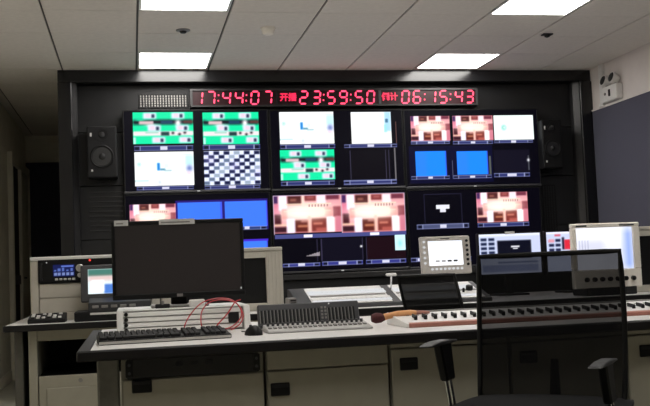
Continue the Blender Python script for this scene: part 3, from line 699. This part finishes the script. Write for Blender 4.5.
# ---- desk monitors with control software
def desk_monitor(x, label, wd, fn):
    t = thing('control_monitor', label, 'monitor', (x, 6.42, ZT), 0, 'slim monitors behind the switcher'); h = wd / 2
    part('housing', MB().box(-h, h, -.10, -.07, .13, .432, .004), M_BLACK, t)
    part('bezel', MB().box(-h, h, -.112, -.10, .424, .434).box(-h, h, -.112, -.10, .13, .15).box(-h, -h + .009, -.112, -.10, .15, .424).box(h - .009, h, -.112, -.10, .15, .424), M_BLACK, t)
    part('stand_neck', MB().box(-.03, .03, -.07, -.045, .012, .28, .004), M_BLACK, t); part('stand_base', MB().box(-.11, .11, -.15, .05, 0, .014, .004), M_BLACK, t)
    c = Canvas(-h + .009, .15, h - .009, .424, .0045, (196, 204, 232)); fn(c); c.build('screen', -.1015, t)
    return t
def ui1(c):
    r = c.b
    c.sub(r, 0, 0, 1, .06, (226, 230, 246)); c.sub(r, .30, .17, .85, .62, (8, 10, 26))
    for j in range(5):
        for i in range(2): c.sub(r, .035 + .125 * i, .10 + .11 * j, .13 + .125 * i, .17 + .11 * j, (24, 34, 66))
    c.sub(r, .52, .31, .66, .345, (236, 236, 240), 1, .003); c.sub(r, .55, .36, .63, .39, (220, 220, 230), 1, .003); c.sub(r, .30, .7, .95, .74, (120, 130, 170)); c.sub(r, .05, .78, .95, .95, (150, 160, 200))
def ui2(c):
    r = c.b
    c.sub(r, 0, 0, 1, .05, (232, 232, 248)); c.sub(r, .15, .06, .25, .11, (205, 60, 80), .8); c.sub(r, .04, .2, .14, .26, (210, 120, 140), .8)
    for j in range(4):
        for i in range(2): c.sub(r, .05 + .11 * i, .18 + .12 * j, .135 + .11 * i, .25 + .12 * j, (22, 26, 60) if i + j else (220, 150, 165))
    c.sub(r, .27, .14, .31, .45, (20, 20, 46)); c.sub(r, .31, .20, .46, .45, (214, 40, 60)); c.sub(r, .5, .1, .95, .6, (150, 165, 215))
dm = desk_monitor(2.556, 'slim monitor with grey blue control software and a white tag on top', .468, ui1)
part('tag', MB().box(-.035, .035, -.116, -.111, .420, .438), M_PAPER, dm, label='white paper tag')
desk_monitor(3.045, 'slim monitor with red and navy buttons behind the knobbed picture monitor', .46, ui2)

# ---- picture monitor with cream frame and knobs
t = thing('picture_monitor', 'cream framed picture monitor with a row of dark knobs', 'monitor', (2.896, 5.58, ZT))
part('housing', MB().box(-.20, .21, .035, .07, .05, .43, .01), M_CREAM, t)
part('frame', MB().box(-.228, .228, 0, .04, .42, .448, .006).box(-.228, .228, 0, .04, .045, .16, .006).box(-.228, -.198, 0, .04, .16, .42, .005).box(.18, .228, 0, .04, .16, .42, .005), M_CREAM, t)
c = Canvas(-.198, .16, .18, .42, .005, (226, 228, 240)); r = c.b
c.sub(r, 0, 0, .9, .35, (250, 250, 252), 1, .12); c.sub(r, .86, .05, 1, 1, (120, 150, 235), .8, .06); c.sub(r, .04, .3, .5, .6, (206, 208, 226), .8, .05)
for k in range(4): c.sub(r, .05 + .05 * k, .3, .065 + .05 * k, .6, (150, 155, 185), .6, .004)
c.build('screen', .012, t)
for k in range(7): part('knob', MB().cyl((-.15 + .052 * k, -.012, .10), .014, .026, 'y', seg=18, bevel=.003), M_BLACK, t, True)
part('badge', MB().box(-.20, -.13, -.003, .001, .427, .437), M_MARKER, t); part('badge', MB().box(.09, .19, -.003, .001, .428, .436), M_MARKER, t)
part('base', MB().box(-.15, .19, .0, .20, 0, .052, .006), M_CHAR, t)
part('side_connector', MB().box(.228, .246, .05, .08, .33, .36, .002), M_LEDG, t)

# ================================================================== front desk
FX0, FX1, FY0, FY1 = -.185, 3.0, 3.27, 4.56
fx, fy = 1.43, 3.9
t = thing('front_worktop', 'pale control desk worktop with thick black edge and keyboard on it', 'worktop', (fx, fy, .714))
part('top', MB().box(FX0 + .045 - fx, FX1 - fx, FY0 + .02 - fy, FY1 - fy, .003, .036), M_TOP, t)
part('edge_band', MB().box(FX0 - fx, FX1 - fx, FY0 - fy, FY0 + .02 - fy, 0, .035, .005), M_EDGE, t)
part('edge_band', MB().box(FX0 - fx, FX0 + .045 - fx, FY0 + .02 - fy, FY1 - fy, 0, .035, .005), M_EDGE, t)
t = thing('desk_end_panel', 'grey upright end support of the front worktop', 'support', (-.085, 3.34, 0))
part('post', MB().box(-.038, .034, 0, .10, 0, .713, .006), mat('dark_olive_steel', (0.13, 0.125, 0.105), 0.5), t); part('panel', MB().box(-.03, .0, .10, 1.1, 0.06, .713, .003), MATS['dark_olive_steel'], t); part('foot', MB().box(-.042, .038, -.01, 1.13, 0, .05, .006), M_CHAR, t)
def front_unit(x0, x1, label, top_kind, hx, hz, dx=0.0):
    t = thing('console_cabinet', label, 'cabinet', ((x0 + x1) / 2, 3.34, 0), 0, 'cabinets under the front worktop'); h = (x1 - x0) / 2; m = (x0 + x1) / 2
    dtop = {'bay': .640, 'drawer': .640, 'plain': .690}[top_kind]
    part('carcass', MB().box(-h, -h + .018, .02, .62, .06, .713).box(h - .018, h, .02, .62, .06, .713).box(-h + .018, h - .018, .60, .62, .06, .713).box(-h + .018, h - .018, .02, .60, .06, .08), M_BEIGE, t)
    part('plinth', MB().box(-h + .01, h - .01, .05, .60, 0, .06), M_CHAR, t)
    if top_kind == 'drawer': part('fascia', MB().box(-h + .002, h - .002, 0, .02, .6445, .712, .003), M_BEIGE, t)
    if top_kind == 'plain': part('fascia', MB().box(-h + .002, h - .002, 0.004, .02, .695, .712, .002), M_BEIGE, t)
    d = part('door', MB().box(-h + .003, h - .003, 0, .02, .07, dtop, .003), M_BEIGE, t)
    hd = part('handle', MB().box(hx - m - .033, hx - m + .033, -.006, .002, hz - .022, hz + .022, .003), M_BLACK, d, label='black recessed pull')
    part('grip', MB().box(hx - m - .028, hx - m + .028, -.009, -.005, hz + .006, hz + .018, .002), M_CHAR, d)
front_unit(-.045, .435, 'cabinet under the keyboard with a black rack unit above its door', 'bay', .022, .618)
front_unit(.443, .877, 'cabinet with separate top fascia beside the black rack unit', 'drawer', .488, .578)
front_unit(.885, 1.325, 'cabinet with full height door behind the raised chair armrest', 'plain', .950, .638)
front_unit(1.333, 1.780, 'cabinet behind the mesh chair back', 'plain', 1.40, .636)
front_unit(1.790, 2.230, 'cabinet with full height door beside the low chair armrest', 'plain', 1.872, .632)
front_unit(2.238, 2.680, 'cabinet at the far end of the front worktop', 'plain', 2.31, .632)
t = thing('rack_device', 'glossy black rack unit slotted under the worktop edge', 'electronics', (.195, 3.335, .645))
part('case', MB().box(-.21, .21, .02, .30, .0, .062), M_BLACK, t); part('front_panel', MB().box(-.222, .222, -.006, .012, -.001, .064, .003), M_BLACKGLOSS, t)
for s in (-1, 1): part('rack_ear', MB().box(s * .213 - .012, s * .213 + .012, -.010, -.005, .004, .060, .002), M_BLACK, t); part('ear_screw', MB().cyl((s * .213, -.011, .045), .005, .004, 'y'), M_DGREY, t); part('ear_screw', MB().cyl((s * .213, -.011, .018), .005, .004, 'y'), M_DGREY, t)
for k in range(3): part('front_key', MB().box(-.06 + .05 * k, -.035 + .05 * k, -.009, -.005, .034, .050, .002), M_CHAR, t)

# ---- low louvred turret
t = thing('louvred_turret', 'low white louvred console box carrying the computer monitor', 'console box', (.205, 4.03, ZT))
part('body', MB().prism([(.024, 0), (.40, 0), (.40, .094), (.050, .094)], -.255, .255, 'x'), M_MGREY, t)
part('top_panel', MB().box(-.27, .27, .04, .41, .092, .099, .003), M_WHITE, t)
for k in range(4):
    z = .008 + .021 * k
    part('louvre', MB().prism([(.002 + .006 * k, z), (.028 + .006 * k, z + .002), (.032 + .006 * k, z + .018), (.007 + .006 * k, z + .016)], -.248, .236, 'x', bevel=.001), M_WHITE, t)
for s in (-1, 1):
    e = part('end_cheek', MB().prism([(-.012, 0), (.40, 0), (.40, .098), (.022, .098)], s * .258 - .013, s * .258 + .013, 'x', bevel=.003), M_WHITE, t)
for k in range(4): part('bolt', MB().cyl((-.234, .001 + .006 * k, .018 + .021 * k), .008, .008, 'y'), M_BLACK, t)
part('port_panel', MB().box(.18, .225, .008, .028, .028, .072, .002), M_CHAR, t)

# ---- computer monitor
t = thing('computer_monitor', 'black computer monitor switched off with white stickers on its top edge', 'monitor', (.194, 4.13, ZT + .099))
zb0, zt0 = .040, .366; h = .275
part('housing', MB().box(-h + .01, h - .01, .0, .045, zb0 + .01, zt0 - .01, .01), M_BLACK, t)
bz = part('bezel', MB().box(-h, h, -.012, .02, zt0 - .017, zt0, .003).box(-h, h, -.012, .02, zb0, zb0 + .022, .003).box(-h, -h + .015, -.012, .02, zb0 + .022, zt0 - .017, .003).box(h - .015, h, -.012, .02, zb0 + .022, zt0 - .017, .003), M_BLACK, t)
part('screen', MB().box(-h + .015, h - .015, -.006, .001, zb0 + .022, zt0 - .017), mat('dark_screen_glass', (0.020, 0.015, 0.0155), 0.55, 0, 3, .1), t, label='dark switched off screen')  # brownish base colour stands in for the room's reflection in the glass
part('power_light', MB().box(h - .02, h - .015, -.014, -.011, zb0 + .026, zb0 + .034), M_LEDW, bz)
part('badge', MB().box(-.012, .012, -.014, -.011, zb0 + .005, zb0 + .017), M_MGREY, bz)
for a, b in ((-.262, -.205), (-.078, .07)):
    s = part('sticker', MB().box(a, b, -.014, -.0115, zt0 - .019, zt0 + .004), M_PAPER, bz)
    part('print', MB().box(a + .008, b - .02, -.0146, -.0139, zt0 - .012, zt0 - .007), M_MGREY, s)
part('stand_neck', MB().box(-.035, .035, .045, .075, .01, .24, .005), M_BLACK, t)
part('stand_base', MB().box(-.12, .12, -.02, .17, 0, .012, .004), M_MGREY, t)
t = thing('power_adapter', 'small white adapter on the louvred box below the monitor', 'adapter', (.262, 4.10, ZT + .099))
part('case', MB().box(-.032, .032, -.018, .018, 0, .030, .004), M_WHITE, t); part('plug', MB().box(-.012, .012, .018, .028, .008, .022, .002), M_CHAR, t)
t = thing('cable_clip', 'small dark clip with cable on the louvred box below the monitor', 'clip', (.12, 4.09, ZT + .099))
part('jaw', MB().box(-.03, .03, -.008, .008, 0, .018, .003), M_CHAR, t); part('screw', MB().cyl((0, 0, .022), .008, .016, 'z'), M_MGREY, t)

# ---- keyboard and mouse
t = thing('computer_keyboard', 'full size black computer keyboard on the pale worktop', 'keyboard', (.106, 3.585, ZT), math.radians(4))
part('case', MB().prism([(-.085, 0), (.085, 0), (.085, .030), (.06, .030), (-.085, .016)], -.234, .234, 'x', bevel=.003), M_BLACK, t)
mb = MB()
KM = Matrix.Translation((0, -.085, .0165)) @ Matrix.Rotation(math.atan2(.014, .145), 4, 'X')
for j in range(6):
    yy = .018 + .0225 * j + (.004 if j == 5 else 0)
    for x0, n in ((-.229, 15), (.068, 3), (.142, 4)):
        if j == 0 and n == 15:
            for a, b in ((-.229, -.204), (-.200, -.178), (-.174, -.152), (-.148, -.035), (-.031, -.010), (-.006, .015), (.019, .052)): mb.box(a, b, yy - .009, yy + .009, 0, .010, .002, M=KM)
            continue
        for i in range(n):
            mb.box(x0 + .019 * i, x0 + .019 * i + .0165, yy - .009, yy + .009, 0, .010, .002, M=KM)
k = part('keys', mb, M_CHAR, t); k['kind'] = 'stuff'
part('front_trim', MB().box(-.232, .232, -.0875, -.084, .003, .012), M_SILVER, t)
t = thing('computer_mouse', 'black computer mouse between keyboard and fader panel', 'mouse', (.437, 3.62, ZT), math.radians(12))
def mouse_fn(u, v):
    a = math.pi * v; b = 2 * math.pi * u
    x = .031 * math.sin(a) * math.cos(b); y = .055 * math.cos(a); z = .036 * math.sin(a) * max(0, math.sin(b)) * (1 - .25 * (y / .055)) 
    return (x, -y if False else y, max(z, 0))
part('shell', MB().grid(mouse_fn, 24, 14), M_BLACK, t, True)
part('scroll_wheel', MB().cyl((0, .03, .028), .009, .007, 'x'), M_CHAR, t)
part('cable', MB().tube([(0, .054, .008), (.01, .09, .004), (.03, .14, .003), (.02, .2, .003)], .0022, 6), M_BLACK, t, True)

# ---- red cable looping over the louvred box
def smooth(pts, n=8):
    P = [Vector(p) for p in pts]; P = [P[0] * 2 - P[1]] + P + [P[-1] * 2 - P[-2]]; out = []
    for i in range(1, len(P) - 2):
        for k in range(n):
            s = k / n; a, b, c, d = P[i - 1:i + 3]
            out.append(.5 * ((2 * b) + (c - a) * s + (2 * a - 5 * b + 4 * c - d) * s * s + (3 * b - a - 3 * c + d) * s ** 3))
    out.append(P[-2]); return out
t = thing('red_cable', 'thin red cable looping over the white louvred box', 'cable', (.33, 3.96, ZT))
part('loop', MB().tube(smooth([(-.125, -.03, .004), (-.13, -.02, .03), (-.10, .03, .075), (-.05, .05, .118), (.02, .05, .132), (.075, .02, .118), (.105, -.02, .07), (.09, -.05, .03), (.05, -.06, .006)]), .0026, 6), M_RED, t, True)
part('loop', MB().tube(smooth([(-.055, -.04, .004), (-.065, -.03, .04), (-.055, .03, .085), (-.02, .05, .118), (.04, .06, .124), (.09, .04, .104), (.10, -.01, .06), (.06, -.04, .02), (.0, -.05, .006)]), .0026, 6), M_RED, t, True)
part('loop', MB().tube(smooth([(-.02, -.06, .004), (.0, -.045, .03), (.045, .0, .07), (.08, .035, .112), (.105, .05, .122)]), .0028, 6), M_RED, t, True)

# ---- fader panel
t = thing('fader_panel', 'grey fader controller with upright slotted panel and button strip', 'mixer', (.683, 3.74, ZT))
part('base', MB().prism([(-.115, 0), (.14, 0), (.14, .03), (.03, .026), (-.115, .008)], -.19, .215, 'x', bevel=.003), mat('light_grey_panel', (0.42, 0.41, 0.40), 0.5), t)
UM = Matrix.Translation((0, .035, .018)) @ Matrix.Rotation(-.35, 4, 'X')
up = part('slotted_panel', MB().box(-.205, .20, 0, .03, 0, .092, .004, M=UM), M_DGREY, t)
for k in range(27):
    x = -.192 + .0142 * k
    if k in (17, 18):
        for q in range(4): part('button', MB().box(x - .004, x + .004, -.003, .001, .022 + .014 * q, .030 + .014 * q, M=UM), M_MGREY, up)
        continue
    f = part('fader_slot', MB().box(x - .0035, x + .0035, -.002, .001, .014, .066, M=UM), M_BLACK, up)
    part('edge', MB().box(x - .0062, x - .0042, -.0025, .001, .014, .066, M=UM), M_MGREY, f)
part('indicator', MB().cyl((.08, -.001, .083), .003, .004, 'y', M=UM), M_LEDW, up)
SM2 = Matrix.Translation((0, -.115, .008)) @ Matrix.Rotation(math.atan2(.018, .145), 4, 'X')
for k in range(20):
    part('knob', MB().cyl((-.175 + .0195 * k, .115, .006), .0055, .012, 'z', M=SM2, seg=10), M_DGREY, t)
    part('key', MB().box(-.181 + .0195 * k, -.169 + .0195 * k, .05, .075, 0, .005, M=SM2), M_MGREY, t)

# ---- long intercom / audio desk with red brown front
t = thing('audio_console', 'long white audio console with black knobs and red brown front', 'audio console', (1.75, 3.60, ZT))
part('front_rail', MB().prism([(-.065, 0), (-.04, 0), (-.04, .019), (-.065, .016)], -.735, .90, 'x', bevel=.002), M_REDBROWN, t)
part('body', MB().prism([(-.038, 0), (.23, 0), (.23, .044), (-.038, .0185)], -.73, .895, 'x'), M_WHITEPANEL, t)
part('end_cheek', MB().prism([(-.06, 0), (.235, 0), (.235, .047), (-.06, .017)], -.744, -.732, 'x', bevel=.002), M_TOP, t)
part('end_cheek', MB().prism([(-.06, 0), (.235, 0), (.235, .047), (-.06, .017)], .902, .918, 'x', bevel=.002), M_REDBROWN, t)
part('rear_trim', MB().box(-.73, .895, .215, .235, .040, .048, .002), M_MGREY, t)
AM = Matrix.Translation((0, -.038, .0185)) @ Matrix.Rotation(math.atan2(.0255, .268), 4, 'X')
for k in range(40):
    x = -.684 + .0398 * k
    kb = part('knob', MB().cyl((x, .06, .007), .007, .016, 'z', M=AM, seg=12, bevel=.002), M_BLACK, t)
    part('lever', MB().box(x + .002, x + .007, .06, .12, .001, .016, .001, M=AM), M_BLACK, kb)
    part('marker', MB().box(x - .006, x + .006, .17, .19, .0, .002, M=AM), M_MGREY, t)
t = thing('desk_brush', 'orange handled brush with dark red head resting on the audio console', 'brush', (1.03, 3.745, ZT + .034), math.radians(0))
part('head', MB().lathe([(.001, -.028), (.015, -.026), (.021, -.01), (.019, .012), (.011, .028), (.001, .030)], 18, Matrix.Translation((-.082, 0, -.002)) @ Matrix.Rotation(math.pi / 2, 4, 'Y')), M_DKRED, t, True)
part('handle', MB().tube([(-.05, 0, .002), (0, 0, .010), (.05, 0, .012), (.075, 0, .012)], [.012, .0125, .012, .009], 10), M_ORANGE, t, True)
part('tip', MB().tube([(.075, 0, .012), (.105, 0, .011), (.13, 0, .010)], [.008, .008, .005], 10), M_REDBROWN, t, True)
part('ferrule', MB().tube([(-.058, 0, .0), (-.046, 0, .003)], [.0135, .0135], 12), M_ORANGE, t, True)

# ================================================================== chairs
def office_chair(label, loc, rz, seat_z, back_w, back_h, recline, mesh_m, arm_r, arm_l, arms=True):
    t = thing('office_chair', label, 'chair', loc, rz, 'black mesh office chairs')
    for k in range(5):
        a = 2 * math.pi * k / 5 + .3; c, s = math.cos(a), math.sin(a)
        lg = part('leg', MB().tube([(0.03 * c, .03 * s, .12), (.16 * c, .16 * s, .105), (.29 * c, .29 * s, .075)], [.026, .022, .016], 8), M_BLACK, t, True)
        part('caster', MB().cyl((.29 * c - .012 * s, .29 * s + .012 * c, .028), .028, .016, 'y', seg=14).cyl((.29 * c + .012 * s, .29 * s - .012 * c, .028), .028, .016, 'y', seg=14).cyl((.29 * c, .29 * s, .055), .008, .05, 'z', seg=8), M_CHAR, lg, True)
    part('gas_column', MB().cyl((0, 0, (seat_z + .02) / 2), .026, seat_z - .14, 'z', seg=16), M_SATIN, t, True)
    part('mechanism', MB().box(-.09, .09, -.14, .12, seat_z - .10, seat_z - .055, .01), M_BLACK, t)
    def seat_fn(u, v):
        x = -.245 + .49 * u; y = -.235 + .48 * v; e = max(abs(2 * u - 1) ** 6, abs(2 * v - 1) ** 6)
        return (x * (1 - .04 * abs(2 * v - 1) ** 4), y, seat_z - .012 * e - .02 * max(0, v - .8) / .2 + .008 * math.cos(3 * (u - .5)))
    part('seat', MB().grid(seat_fn, 16, 16, -.06), M_SEATFAB, t, True)
    zb_, hw = seat_z + .02, back_w / 2
    def bp(u, v):       # u across -1..1, v up 0..1
        y = -.235 - math.tan(recline) * v * back_h + .035 * u * u * (1 - .3 * v) - .03 * math.sin(math.pi * v) * .6
        wd = hw * (1 - .05 * (v - .55) ** 2 * 2)
        return Vector((u * wd, y, zb_ + v * back_h))
    part('back_mesh', MB().grid(lambda u, v: bp(-.985 + 1.97 * u, .01 + .98 * v), 16, 16), mesh_m, t, True)
    path = [bp(-1, v / 12) for v in range(13)] + [bp(-1 + 2 * u / 10, 1.0) for u in range(1, 11)] + [bp(1, 1 - v / 12) for v in range(1, 13)] + [bp(1 - 2 * u / 10, 0) for u in range(1, 10)]
    part('back_frame', MB().tube(path, .0085, 8, closed=True), M_BLACK, t, True)
    part('spine', MB().tube([(0, -.08, seat_z - .075), (0, -.24, seat_z - .06), tuple(bp(0, .08) + Vector((0, -.035, 0))), tuple(bp(0, .3) + Vector((0, -.025, 0)))], [.022, .022, .018, .012], 8), M_BLACK, t, True)
    if arms:
        for s, az in ((1, arm_r), (-1, arm_l)):
            x = .255 if s > 0 else -.222; ay = .05
            part('arm_bracket', MB().tube([(s * .10, ay - .115, seat_z - .075), (x * .9, ay - .115, seat_z - .08), (x, ay - .115, seat_z - .05)], .016, 8), M_BLACK, t, True)
            L = az - .07 - seat_z + .06; zc = (seat_z - .06 + az - .07) / 2
            part('arm_post', MB().tube([(x, ay - .135, seat_z - .06), (x, ay - .045, az - .07)], .006, 10).tube([(x, ay - .100, seat_z - .06), (x, ay - .010, az - .07)], .006, 10), M_CHROME, t, True)
            part('arm_sleeve', MB().prism([(ay - .085, az - .125), (ay - .015, az - .125), (ay + .035, az - .010), (ay - .06, az - .010)], x - .013, x + .013, 'x', bevel=.005), M_BLACK, t)
            pad = [(ay - .10, az - .006), (ay - .04, az - .001), (ay + .06, az), (ay + .13, az - .006), (ay + .135, az - .012), (ay + .06, az - .013), (ay - .04, az - .014), (ay - .10, az - .012)]
            part('arm_pad', MB().prism(pad, x - .019, x + .019, 'x', bevel=.003), mat('soft_grey_armpad', (0.035, 0.035, 0.037), 0.5), t)
    return t
office_chair('black mesh office chair standing before the front desk, one armrest raised', (1.132, 2.69, 0), math.radians(142), .505, .46, .478, math.radians(7), M_MESH, .758, .702)
office_chair('black shiny mesh chair back leaning behind the front desk', (1.815, 5.00, 0), math.radians(-60), .41, .40, .50, math.radians(20), M_MESH2, .62, .62)
